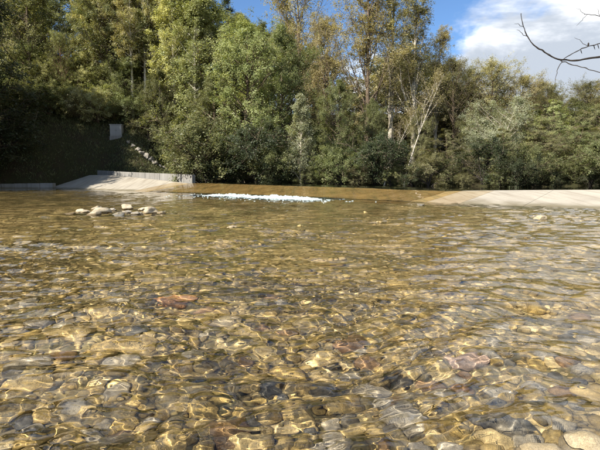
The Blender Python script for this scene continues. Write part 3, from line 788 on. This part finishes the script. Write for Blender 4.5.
def shore_y(px):        # where this line of sight reaches the far bank
    r = ray(px, 180)
    for Y in np.arange(33, 60, 0.15):
        if float(poly_sd(np.array(r[0] / r[1] * Y), np.array(Y))) > 0.35: return Y
    return 50.0
T = [ # name, prototype, px, top py, distance, leaves, bark, label, width
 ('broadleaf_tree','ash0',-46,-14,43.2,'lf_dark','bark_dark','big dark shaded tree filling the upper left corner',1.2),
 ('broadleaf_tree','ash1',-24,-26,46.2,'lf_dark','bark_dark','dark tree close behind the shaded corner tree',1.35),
 ('small_tree','wisp0',68,36,57,'lf_lime','bark_red','small many branched tree with reddish trunk above the dark bank',0.9),
 ('birch_tree','birch0',92,-20,60,'lf_yellow','bark_red','slim yellow green tree left of the pale cabinet',1.2),
 ('birch_tree','birch1',122,-35,61,'lf_yellow','bark_pale','tall yellow green birch rising behind the pale cabinet',1.2),
 ('birch_tree','birch1',148,-30,58,'lf_lime','bark_white','light green birch with white trunk right of the cabinet',1.1),
 ('birch_tree','birch0',176,-22,57,'lf_yellow','bark_white','yellow birch with bright straight trunk left of the dark gap',1.1),
 ('birch_tree','birch1',197,-18,56,'lf_lime','bark_white','birch with long bare white trunk next to the dark spruce',0.95),
 ('birch_tree','birch1',106,-24,59,'lf_yellow','bark_pale','slim pale yellow birch above the left side of the cabinet',1.0),
 ('birch_tree','birch0',135,-30,57,'lf_yellow','bark_white','slim yellow birch just right of the cabinet',1.0),
 ('birch_tree','birch1',163,-26,59,'lf_yellow','bark_pale','slim yellow birch between the light green and the bright trunked birch',1.0),
 ('birch_tree','birch0',187,-30,60,'lf_yellow','bark_pale','slim yellow birch left of the one with the long bare trunk',1.0),
 ('spruce_tree','spruce',229,-8,62,'lf_dark','bark_dark','dark pointed spruce showing between birch and broad green tree',1.0),
 ('broadleaf_tree','ash2',248,26,46,'lf_lime','bark_brown','broad leafy green tree behind the white water',1.0),
 ('broadleaf_tree','ash0',216,78,48,'lf_green','bark_brown','lower green tree under the birches by the left end of the flow',0.95),
 ('broadleaf_tree','ash1',282,28,48,'lf_green','bark_brown','full green tree with pale sprays right of the broad leafy one',0.85),
 ('conical_tree','cone',301,97,shore_y(301) + 0.3,'lf_silver','bark_pale','slender pointed pale silvery tree in front of the green trees',1.0),
 ('autumn_tree','wisp1',300,-22,60,'lf_tan','bark_brown','tall tan autumn tree against the sky above the pointed silvery tree',1.0),
 ('autumn_tree','wisp0',326,22,54,'lf_tan','bark_brown','thin russet tree left of the sky gap',0.9),
 ('broadleaf_tree','ash2',338,82,43,'lf_green','bark_brown','rounded mid green tree below the thin russet tree',0.85),
 ('poplar_tree','upright0',366,-34,50,'lf_tan','bark_brown','tall upright poplar with yellow tips right of the sky gap',1.15),
 ('poplar_tree','upright1',389,-26,52,'lf_tan','bark_pale','leaning upright poplar with pale limbs right of the tallest poplar',1.15),
 ('poplar_tree','upright0',412,6,50,'lf_olive','bark_pale','shorter olive poplar at the right of the upright group',1.1),
 ('bare_tree','bare',404,72,shore_y(404) + 0.4,'lf_tan','bark_pale','leaning bare tree with pale trunk right of centre',0.9),
 ('bare_tree','bare',384,110,shore_y(384) + 0.5,'lf_tan','bark_pale','smaller bare pale tree leaning beside the larger bare one',1.1),
 ('autumn_tree','wisp1',452,62,52,'lf_olive','bark_brown','olive tan tree under the edge of the blue sky',1.2),
 ('autumn_tree','wisp0',492,66,54,'lf_tan','bark_brown','wispy tan tree breaking the skyline at right',1.4),
 ('willow_tree','willow',492,100,41,'lf_silver','bark_pale','grey silvery willow at the right in front of the tan trees',1.1),
 ('spreading_tree','spray0',448,128,39,'lf_olive','bark_brown','spreading olive tree with layered boughs left of the willow',0.9),
 ('spreading_tree','spray1',524,106,42,'lf_lime','bark_brown','bright green spreading tree right of the willow',0.85),
 ('spreading_tree','spray0',556,98,43,'lf_lime','bark_brown','tall olive spreading tree with drooping sprays near the right',0.85),
 ('spreading_tree','spray1',590,100,42,'lf_olive','bark_brown','olive spreading tree under the hanging twigs at far right',0.85),
 ('spreading_tree','spray1',634,96,41,'lf_olive','bark_brown','olive spreading tree cut by the right picture edge',0.9),
 ('autumn_tree','wisp1',545,86,58,'lf_olive','bark_brown','brownish tree on the skyline behind the drooping sprays',1.5),
 ('autumn_tree','wisp0',585,84,60,'lf_olive','bark_brown','brownish tree on the skyline below the hanging branch',1.5),
 ('autumn_tree','wisp1',622,80,57,'lf_tan','bark_brown','tan tree on the skyline cut by the right edge',1.5),
 ('broadleaf_tree','ash1',372,100,47,'lf_green','bark_dark','green tree under the tall poplar behind the bare trees',0.7),
 ('broadleaf_tree','ash0',418,108,47,'lf_olive','bark_dark','olive tree filling the wood behind the leaning bare trunk',0.75),
 ('broadleaf_tree','ash2',470,112,48,'lf_green','bark_dark','dark green tree behind the layered olive tree',0.75),
 ('broadleaf_tree','ash0',162,70,55,'lf_green','bark_dark','low green tree among the birch trunks',0.8),
 ('broadleaf_tree','ash2',110,72,62,'lf_lime','bark_brown','bushy light green tree behind the pale cabinet',0.8),
 ('poplar_tree','upright1',434,42,56,'lf_tan','bark_pale','tan poplar just left of the blue sky',1.1),
 ('autumn_tree','wisp0',470,74,57,'lf_olive','bark_brown','olive tan tree between blue sky and wispy tan tree',1.5),
 ('autumn_tree','wisp1',516,80,55,'lf_tan','bark_brown','tan tree on the skyline right of the wispy tan tree',1.5),
 ('spreading_tree','spray0',505,128,38,'lf_olive','bark_brown','low olive spreading tree below the silvery willow',0.95),
 ('spreading_tree','spray1',572,124,37.5,'lf_green','bark_brown','low green spreading tree below the tall olive one',0.95),
 ('spreading_tree','spray0',612,120,37.5,'lf_olive','bark_brown','low olive spreading tree at the right edge by the water',0.95),
 ('spreading_tree','spray1',538,126,38,'lf_olive','bark_brown','low olive spreading tree below the bright green one',0.95),
 ('broadleaf_tree','ash0',78,84,60,'lf_lime','bark_brown','low light green tree behind the yellowish bushes',1.0),
 ('broadleaf_tree','ash1',140,88,58,'lf_green','bark_brown','low green tree right behind the cabinet',1.0),
 ('broadleaf_tree','ash2',22,80,60,'lf_green','bark_brown','low green tree at the top of the bank near the left edge',1.0),
 ('broadleaf_tree','ash0',100,92,60,'lf_lime','bark_brown','low light green tree between the slim yellow tree and cabinet',1.0),
 ('broadleaf_tree','ash2',56,70,67,'lf_lime','bark_brown','light green tree up the slope behind the reddish trunk',1.0),
 ('broadleaf_tree','ash1',44,40,64,'lf_lime','bark_brown','light green tree behind the small reddish trunked tree',0.9),
]
for (nm, key, px, yt, Y, leaf, bark, lb, wd_) in T:
    tilt, rot = 0.0, None
    if key == 'bare': rot = 0.2
    plant(nm, key, px, yt, Y, leaf, bark, lb, 'tree', None, wd_, rot)
# undergrowth along the far bank
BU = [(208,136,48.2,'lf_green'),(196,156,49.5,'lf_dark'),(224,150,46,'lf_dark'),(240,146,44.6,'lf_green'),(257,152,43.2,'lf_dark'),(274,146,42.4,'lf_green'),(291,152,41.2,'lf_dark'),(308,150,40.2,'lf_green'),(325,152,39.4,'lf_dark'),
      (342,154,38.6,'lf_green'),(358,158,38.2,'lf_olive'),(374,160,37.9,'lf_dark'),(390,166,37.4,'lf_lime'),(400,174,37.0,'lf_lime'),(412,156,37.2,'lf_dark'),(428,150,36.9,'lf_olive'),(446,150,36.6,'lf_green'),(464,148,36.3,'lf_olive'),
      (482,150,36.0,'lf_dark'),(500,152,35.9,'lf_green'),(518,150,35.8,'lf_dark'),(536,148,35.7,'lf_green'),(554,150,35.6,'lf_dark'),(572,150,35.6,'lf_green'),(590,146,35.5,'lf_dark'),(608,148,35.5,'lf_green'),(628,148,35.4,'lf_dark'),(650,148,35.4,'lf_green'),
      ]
seen, ORD = {}, ['first', 'second', 'third', 'fourth', 'fifth', 'sixth', 'seventh', 'eighth']
for k, (px, yt, Y, leaf) in enumerate(BU):
    Y = shore_y(px) + [0, 0.9, 0.3, 1.5, 0.1][k % 5] if px > 160 else Y
    yt = yt + [-16, 6, -4, 10, -24, 2, -10][k % 7]
    if px > 430: yt += 16
    if 283 < px < 318 or 378 < px < 420: yt = max(yt, 166)
    nxt = 'below the birches' if px < 210 else 'behind the white water' if px < 320 else 'below the poplars' if px < 420 else 'behind the dry end of the weir'
    tone = {'lf_green': 'mid green', 'lf_dark': 'dark green', 'lf_olive': 'olive', 'lf_lime': 'light green'}[leaf]
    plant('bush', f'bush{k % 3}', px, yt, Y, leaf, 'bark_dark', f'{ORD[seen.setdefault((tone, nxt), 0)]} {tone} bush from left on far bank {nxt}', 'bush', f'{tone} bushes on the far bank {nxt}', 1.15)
    seen[(tone, nxt)] += 1
for k, (px, h, Y, leaf, lb) in enumerate([(4,3.4,54.5,'lf_lime','bright bush at the top of the dark bank by the left edge'),(22,3.0,55,'lf_green','green bush second from the left edge above the dark bank'),(38,3.6,55.5,'lf_lime','light bush at the top of the bank under the dark tree'),
        (54,3.0,55,'lf_green','green bush left of the reddish trunked tree'),(68,3.4,55.5,'lf_lime','light bush at the foot of the reddish trunked tree'),(84,3.2,55.5,'lf_yellow','yellowish bush well left of the pale cabinet'),
        (101,3.4,55.8,'lf_yellow','yellowish bush touching the left of the cabinet'),(117,3.6,57,'lf_lime','light bush behind the pale cabinet'),(134,3.0,55.8,'lf_green','green bush right of the pale cabinet'),(150,2.8,55,'lf_olive','olive bush above the pale boulders'),(-12,3.6,53,'lf_dark','dark bush on the bank below the corner tree')]):
    plant('bush', f'bush{k % 3}', px, 0, Y, leaf, 'bark_brown', lb, 'bush', None, 1.3, height=h)
# trees of the wood behind, one like the other
k = 0
for row, (Y0, n) in enumerate(((60, 18), (70, 18), (82, 16))):
    for i in range(n):
        px = -60 + 720 * (i + rt.uniform(0.1, 0.9)) / n; Y = Y0 + rt.uniform(-3, 4)
        yt = np.interp(px, [-60, 60, 200, 240, 300, 330, 345, 365, 400, 430, 460, 520, 660], [-30, -30, -12, 14, 22, 60, 86, 78, 48, 58, 76, 86, 88]) + rt.uniform(0, 16)
        left = px < 330
        key = ['ash2', 'ash0', 'ash1', 'birch1'][k % 4] if left else ['wisp0', 'ash2', 'wisp1', 'ash1'][k % 4]
        leaf = ['lf_green', 'lf_green', 'lf_lime', 'lf_lime'][k % 4] if left else ['lf_olive', 'lf_olive', 'lf_tan', 'lf_green'][k % 4]
        plant('woodland_tree', key, px, yt, Y, leaf, 'bark_brown', 'green tree deep in the hillside wood behind the front row' if left else 'olive tan tree deep in the wood behind the front row at right',
              'tree', 'trees deep in the hillside wood' if left else 'trees deep in the wood at right', 1.15 if left else 1.6)
        k += 1
# smaller trees on the terrace above the dark bank
for k, (px, h, Y, leaf, lb) in enumerate([(-8, 7, 57.5, 'lf_green', 'young green tree at the left edge above the dark bank'), (12, 6, 58.5, 'lf_lime', 'young light green tree second from the left edge above the bank'), (34, 7.5, 59, 'lf_lime', 'young light green tree left of the reddish trunk'),
        (52, 6, 57.5, 'lf_yellow', 'young yellowish tree close left of the reddish trunk'), (82, 6.5, 58, 'lf_lime', 'young light green tree close right of the reddish trunk'), (98, 7.5, 59.5, 'lf_yellow', 'young yellowish tree left behind the cabinet'), (116, 6.5, 58.5, 'lf_lime', 'young light green tree straight behind the cabinet'),
        (134, 7, 57.5, 'lf_green', 'young green tree right behind the cabinet'), (156, 4.5, 56, 'lf_green', 'young green tree at the feet of the white trunked birches'), (172, 4.5, 54, 'lf_green', 'young green tree above the lowest bank boulder'), (188, 4.5, 52, 'lf_olive', 'young olive tree above the end of the grey wall')]):
    plant('young_tree', f'ash{k % 3}', px, 0, Y, leaf, 'bark_brown', lb, 'tree', None, 1.35, height=h)
# trees on the left bank beside the frame that shade it
for k, (X, Y, h, key, lb) in enumerate([(-34.0, 42.5, 14, 'ash2', 'dark tree at the water edge left of the picture'), (-33.8, 37.6, 15, 'ash1', 'tall dark tree on the left bank just outside the picture'), (-34.0, 33, 15, 'ash2', 'dark tree further down the left bank outside the picture'),
                                    (-37.0, 29, 15, 'ash1', 'dark tree farthest down the left bank outside the picture')]):
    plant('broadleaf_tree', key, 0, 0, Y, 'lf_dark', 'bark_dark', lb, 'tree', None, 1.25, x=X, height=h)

# ------------------------------------------------------------------ left bank: wall, cabinet, rocks, grass
def plank_wall():
    p0, p1 = at_y(94, 178, 53.0), at_y(184, 178, 41.5)
    # follows the bank just upstream of the sloping face
    a = A + wd * 0.2 + wnrm * (RAMP + 0.75); b = A + wd * (s_l - 0.2) + wnrm * (RAMP + 0.75)
    n = 14; root = link('retaining_wall', None, loc=(*((a + b) / 2), 0))
    tag(root, 'grey board marked concrete wall behind the dry left end of the weir', 'wall')
    c = np.array([*((a + b) / 2), 0])
    L = np.linalg.norm(b - a)
    for i in range(n):
        s0, s1 = i / n * L, (i + 1) / n * L - 0.03
        def tz(s):
            px = np.interp(s / L, [0, 1], [108, 184]); py = np.interp(px, [108, 184], [170.4, 174.6]); q = a + wd * s
            return at_y(px, py, q[1])[2]
        pr = 0.015 * (i % 2)
        corners = []
        for z0 in (0, 1):
            for s, q in ((s0, -pr), (s1, -pr), (s1, 0.3), (s0, 0.3)):
                p = a + wd * s + wnrm * q; corners.append((p[0], p[1], -0.2 if z0 == 0 else tz(s)))
        v, f = hexa(np.array(corners) - c)
        bevel(obj('wall_panel', v, f, M['conc_grey'], root, smooth=False), 0.02)
plank_wall()
# low shaded kerb wall along the left bank
def kerb():
    root = link('bank_wall', None, loc=(-29, 46.6, 0)); tag(root, 'low grey concrete wall at the water edge of the shaded bank', 'wall')
    xs = np.linspace(-30.5, -24.2, 6)
    for x0, x1 in zip(xs[:-1], xs[1:]):
        v, f = box(x0 + 29, x1 + 29 - 0.03, -0.35, 0.3, -0.3, 0.42 + 0.1 * (x0 + 30) / 6)
        bevel(obj('wall_block', v, f, M['conc_grey'], root, smooth=False), 0.03)
kerb()
def cabinet():
    Y = 54.0; p = at_y(117, 138.0, Y); X = p[0]; g = float(H(X, Y))
    zt = at_y(117, 124.5, Y)[2]; w = 11.5 / F * Y / 2; zb = min(g, p[2])
    root = link('utility_cabinet', None, loc=(X, Y, zb)); tag(root, 'pale grey utility cabinet standing at the top of the shaded bank', 'cabinet')
    h = zt - zb
    mk = lambda n, *b: bevel(obj(n, *box(*b), M['paint'], root, smooth=False), 0.015)
    bevel(obj('plinth', *box(-w - 0.05, w + 0.05, -0.35, 0.35, -0.6, h * 0.12), M['conc_grey'], root, smooth=False), 0.02)
    mk('body', -w, w, -0.3, 0.3, h * 0.12 + 0.003, h - 0.07)
    mk('roof', -w - 0.05, w + 0.05, -0.36, 0.34, h - 0.067, h)
    for s in (-1, 1):
        d = mk('door', min(s * 0.012, s * (w - 0.04)), max(s * 0.012, s * (w - 0.04)), -0.325, -0.303, h * 0.18, h - 0.13)
        bevel(obj('handle', *box(s * 0.07 - 0.012, s * 0.07 + 0.012, -0.35, -0.327, h * 0.52, h * 0.6), M['conc_grey'], d, smooth=False), 0.005)
cabinet()
rows_ = [(129,142,5,''),(133.5,146,5.5,''),(137.5,149.5,6.5,''),(142,153,7,''),(146,156.5,8,''),(150.5,160,7,''),(155,163.5,7.5,''),(160,166.5,6.5,''),(165,169,6,'')]
ordn = ['topmost', 'second', 'third', 'fourth', 'middle', 'sixth', 'seventh', 'eighth', 'lowest']
for k, (px, py, w, _) in enumerate(rows_):
    # where the line of sight meets the slope
    r = ray(px, py); best = None
    for Y in np.arange(45, 62, 0.1):
        q = np.array([r[0], r[1], r[2]]) * (Y / r[1]); q[2] += CAMZ
        if q[2] <= float(H(q[0], q[1])): best = q; break
    if best is None: best = np.array([r[0] / r[1] * 52, 52, float(H(r[0] / r[1] * 52, 52))])
    stone('bank_boulder', own(270 + k, (1, 0.8, 0.75), 0.4), best, w / F * best[1] / 2, k * 0.8, STONE['rock grey'], f'{ordn[k]} of the nine grey boulders stepping down the shaded bank', 'boulder', 'grey boulders on the bank')
def grass(name, n, fx, label, hgt, seed):
    r = np.random.default_rng(seed); X, Y = fx(r, n)
    sdv = poly_sd(X, Y); ok = sdv > 0.15; X, Y = X[ok], Y[ok]; n = len(X)
    Z = H(X, Y) - 0.03; h = hgt * r.uniform(0.5, 1.4, n); a = r.uniform(0, 6.28, n); w = 0.012 + 0.012 * r.random(n)
    dx, dy = np.cos(a), np.sin(a); ln = r.normal(0, 0.45, (2, n)) * h
    v = np.stack([np.stack([X - dx * w, Y - dy * w, Z], -1), np.stack([X + dx * w, Y + dy * w, Z], -1),
                  np.stack([X + ln[0] * .4 + dx * w * .6, Y + ln[1] * .4 + dy * w * .6, Z + h * .6], -1), np.stack([X + ln[0], Y + ln[1], Z + h], -1)], 1).reshape(-1, 3)
    i = np.arange(n)[:, None] * 4
    o = obj(name, v, i + np.array([[0, 1, 2, 3]]), M['grass'], attrs={'tint': np.repeat(r.random(n), 4)})
    tag(o, label, 'grass', kind='stuff')
grass('bank_grass', 65000, lambda r, n: (r.uniform(-46, -14, n), r.uniform(42, 60, n)), 'rough grass and weeds on the shaded left bank', 0.2, 5)

# ------------------------------------------------------------------ tree on the near shore whose bare branch hangs into view
def near_tree():
    X0, Y0 = 6.6, 5.2; g = float(H(X0, Y0))
    root = link('overhanging_tree', None, loc=(X0, Y0, g)); tag(root, 'bare tree whose dark twigs hang into the upper right corner', 'tree')
    c = np.array([X0, Y0, g]); D = 4.4
    r = np.random.default_rng(9)
    t = np.linspace(0, 1, 14)
    trunk = np.stack([-0.5 * t ** 1.5, 0.3 * t + 0.05 * np.sin(t * 9), 6.5 * t - 0.2], -1)
    obj('trunk', *tube(trunk, 0.13 * (1 - t) ** 0.7 + 0.012, 10), M['bark_dark'], root)
    def smooth(p):
        p = np.asarray(p, float)
        for _ in range(3):
            q = np.empty((2 * len(p) - 1, 3)); q[0::2] = p; q[1::2] = (p[1:] + p[:-1]) / 2
            q[2:-1:2] = (q[1:-2:2] + q[3::2]) / 4 + q[2:-1:2] / 2; p = q
        return p
    def limb(pix, r0, r1, dep=(0, 0), start=None):
        pts = [at_y(px, py, D + dep[0] + (dep[1] - dep[0]) * i / max(1, len(pix) - 1)) - c for i, (px, py) in enumerate(pix)]
        if start is not None: pts = [np.array(q) for q in start] + pts
        p = smooth(pts); n = len(p); s = np.linspace(0, 1, n)
        p = p + 0.006 * np.stack([vnoise(s * n * 0.35, 3.3 * i + r0 * 999, 0, 7) for i in range(3)], -1)
        rad = (r0 + (r1 - r0) * s) * (1 + 0.18 * vnoise(s * n * 0.5, r0 * 777, 0, 8))
        obj('branch', *tube(p, rad, 7), M['bark_dark'], root)
    T0 = [(-0.02, 0.06, 1.9), (-0.9, -0.25, 1.75), (-2.2, -0.6, 1.72)]
    limb([(640, 52), (600, 56.5), (585, 59.5), (565, 60.8), (553, 57.5), (543, 51), (535, 46), (529, 40), (525, 32), (522, 22), (521, 13)], 0.0115, 0.003, (0, 0.1), T0)
    limb([(562, 60.3), (570, 55), (578, 50.5), (588, 46.2), (600, 43.5), (622, 40)], 0.004, 0.0045, (0, 0.15))
    limb([(560, 60.5), (568, 63), (580, 66.5), (592, 70), (606, 74), (625, 80)], 0.0045, 0.003, (0, -0.2))
    limb([(562, 62), (558, 68), (556, 75), (555.5, 85)], 0.004, 0.0015, (0, -0.1))
    limb([(527, 37), (522, 34), (517, 29.5)], 0.0035, 0.0012, (0.1, 0.15)); limb([(523, 27), (519, 25), (515, 23.5)], 0.003, 0.001, (0.1, 0.05))
    limb([(588, 46.5), (581, 42), (575, 37.5)], 0.003, 0.0012, (0.1, 0.2))
    limb([(640, 19), (610, 16.5), (600, 16), (590, 14.8), (584, 14)], 0.007, 0.0025, (0.3, 0.3), [(-0.1, 0.1, 2.9), (-1.3, -0.2, 2.55)])
    limb([(585, 14.2), (580, 10.5), (577, 8)], 0.0028, 0.001, (0.3, 0.3)); limb([(587, 14.6), (582, 20), (577, 25.5)], 0.0028, 0.001, (0.3, 0.25)); limb([(600, 16), (598, 12), (597, 8)], 0.003, 0.001, (0.3, 0.35))
    # buds and catkins
    for px, py, L in ((593.5, 44.7, 5), (597.5, 43.9, 5), (580.5, 49.4, 4.5)):
        p0 = at_y(px, py, D + 0.1) - c; p1 = at_y(px + 1.5, py + L, D + 0.12) - c; s = np.linspace(0, 1, 6)[:, None]
        obj('catkin', *tube(p0 + (p1 - p0) * s, 0.0038 * np.sin(np.pi * (0.12 + 0.8 * s[:, 0])), 6), M['bark_dark'], root)
    p0 = at_y(588.5, 42.5, D + 0.1) - c; s = np.linspace(0, 1, 7)[:, None]
    obj('bud', *tube(p0 + np.array([0, 0, -0.035]) * s, 0.008 * np.sin(np.pi * (0.1 + 0.85 * s[:, 0])), 7), M['bark_dark'], root)
    for k in range(12):      # rest of the bare crown, outside the picture
        h = r.uniform(2.2, 6.0); a = r.uniform(-1.9, 1.9); L = r.uniform(0.9, 1.8) * (1 - h / 9)
        p0 = np.array([-0.5 * (h / 6.5) ** 1.5, 0.3 * h / 6.5, h]); d = np.array([math.cos(a), math.sin(a), 0.7]); s = np.linspace(0, 1, 8)[:, None]
        p = p0 + d * L * s + r.normal(0, 0.03, (8, 3)) * s
        obj('branch', *tube(p, 0.025 * (1 - s[:, 0]) + 0.003, 6), M['bark_dark'], root)
near_tree()
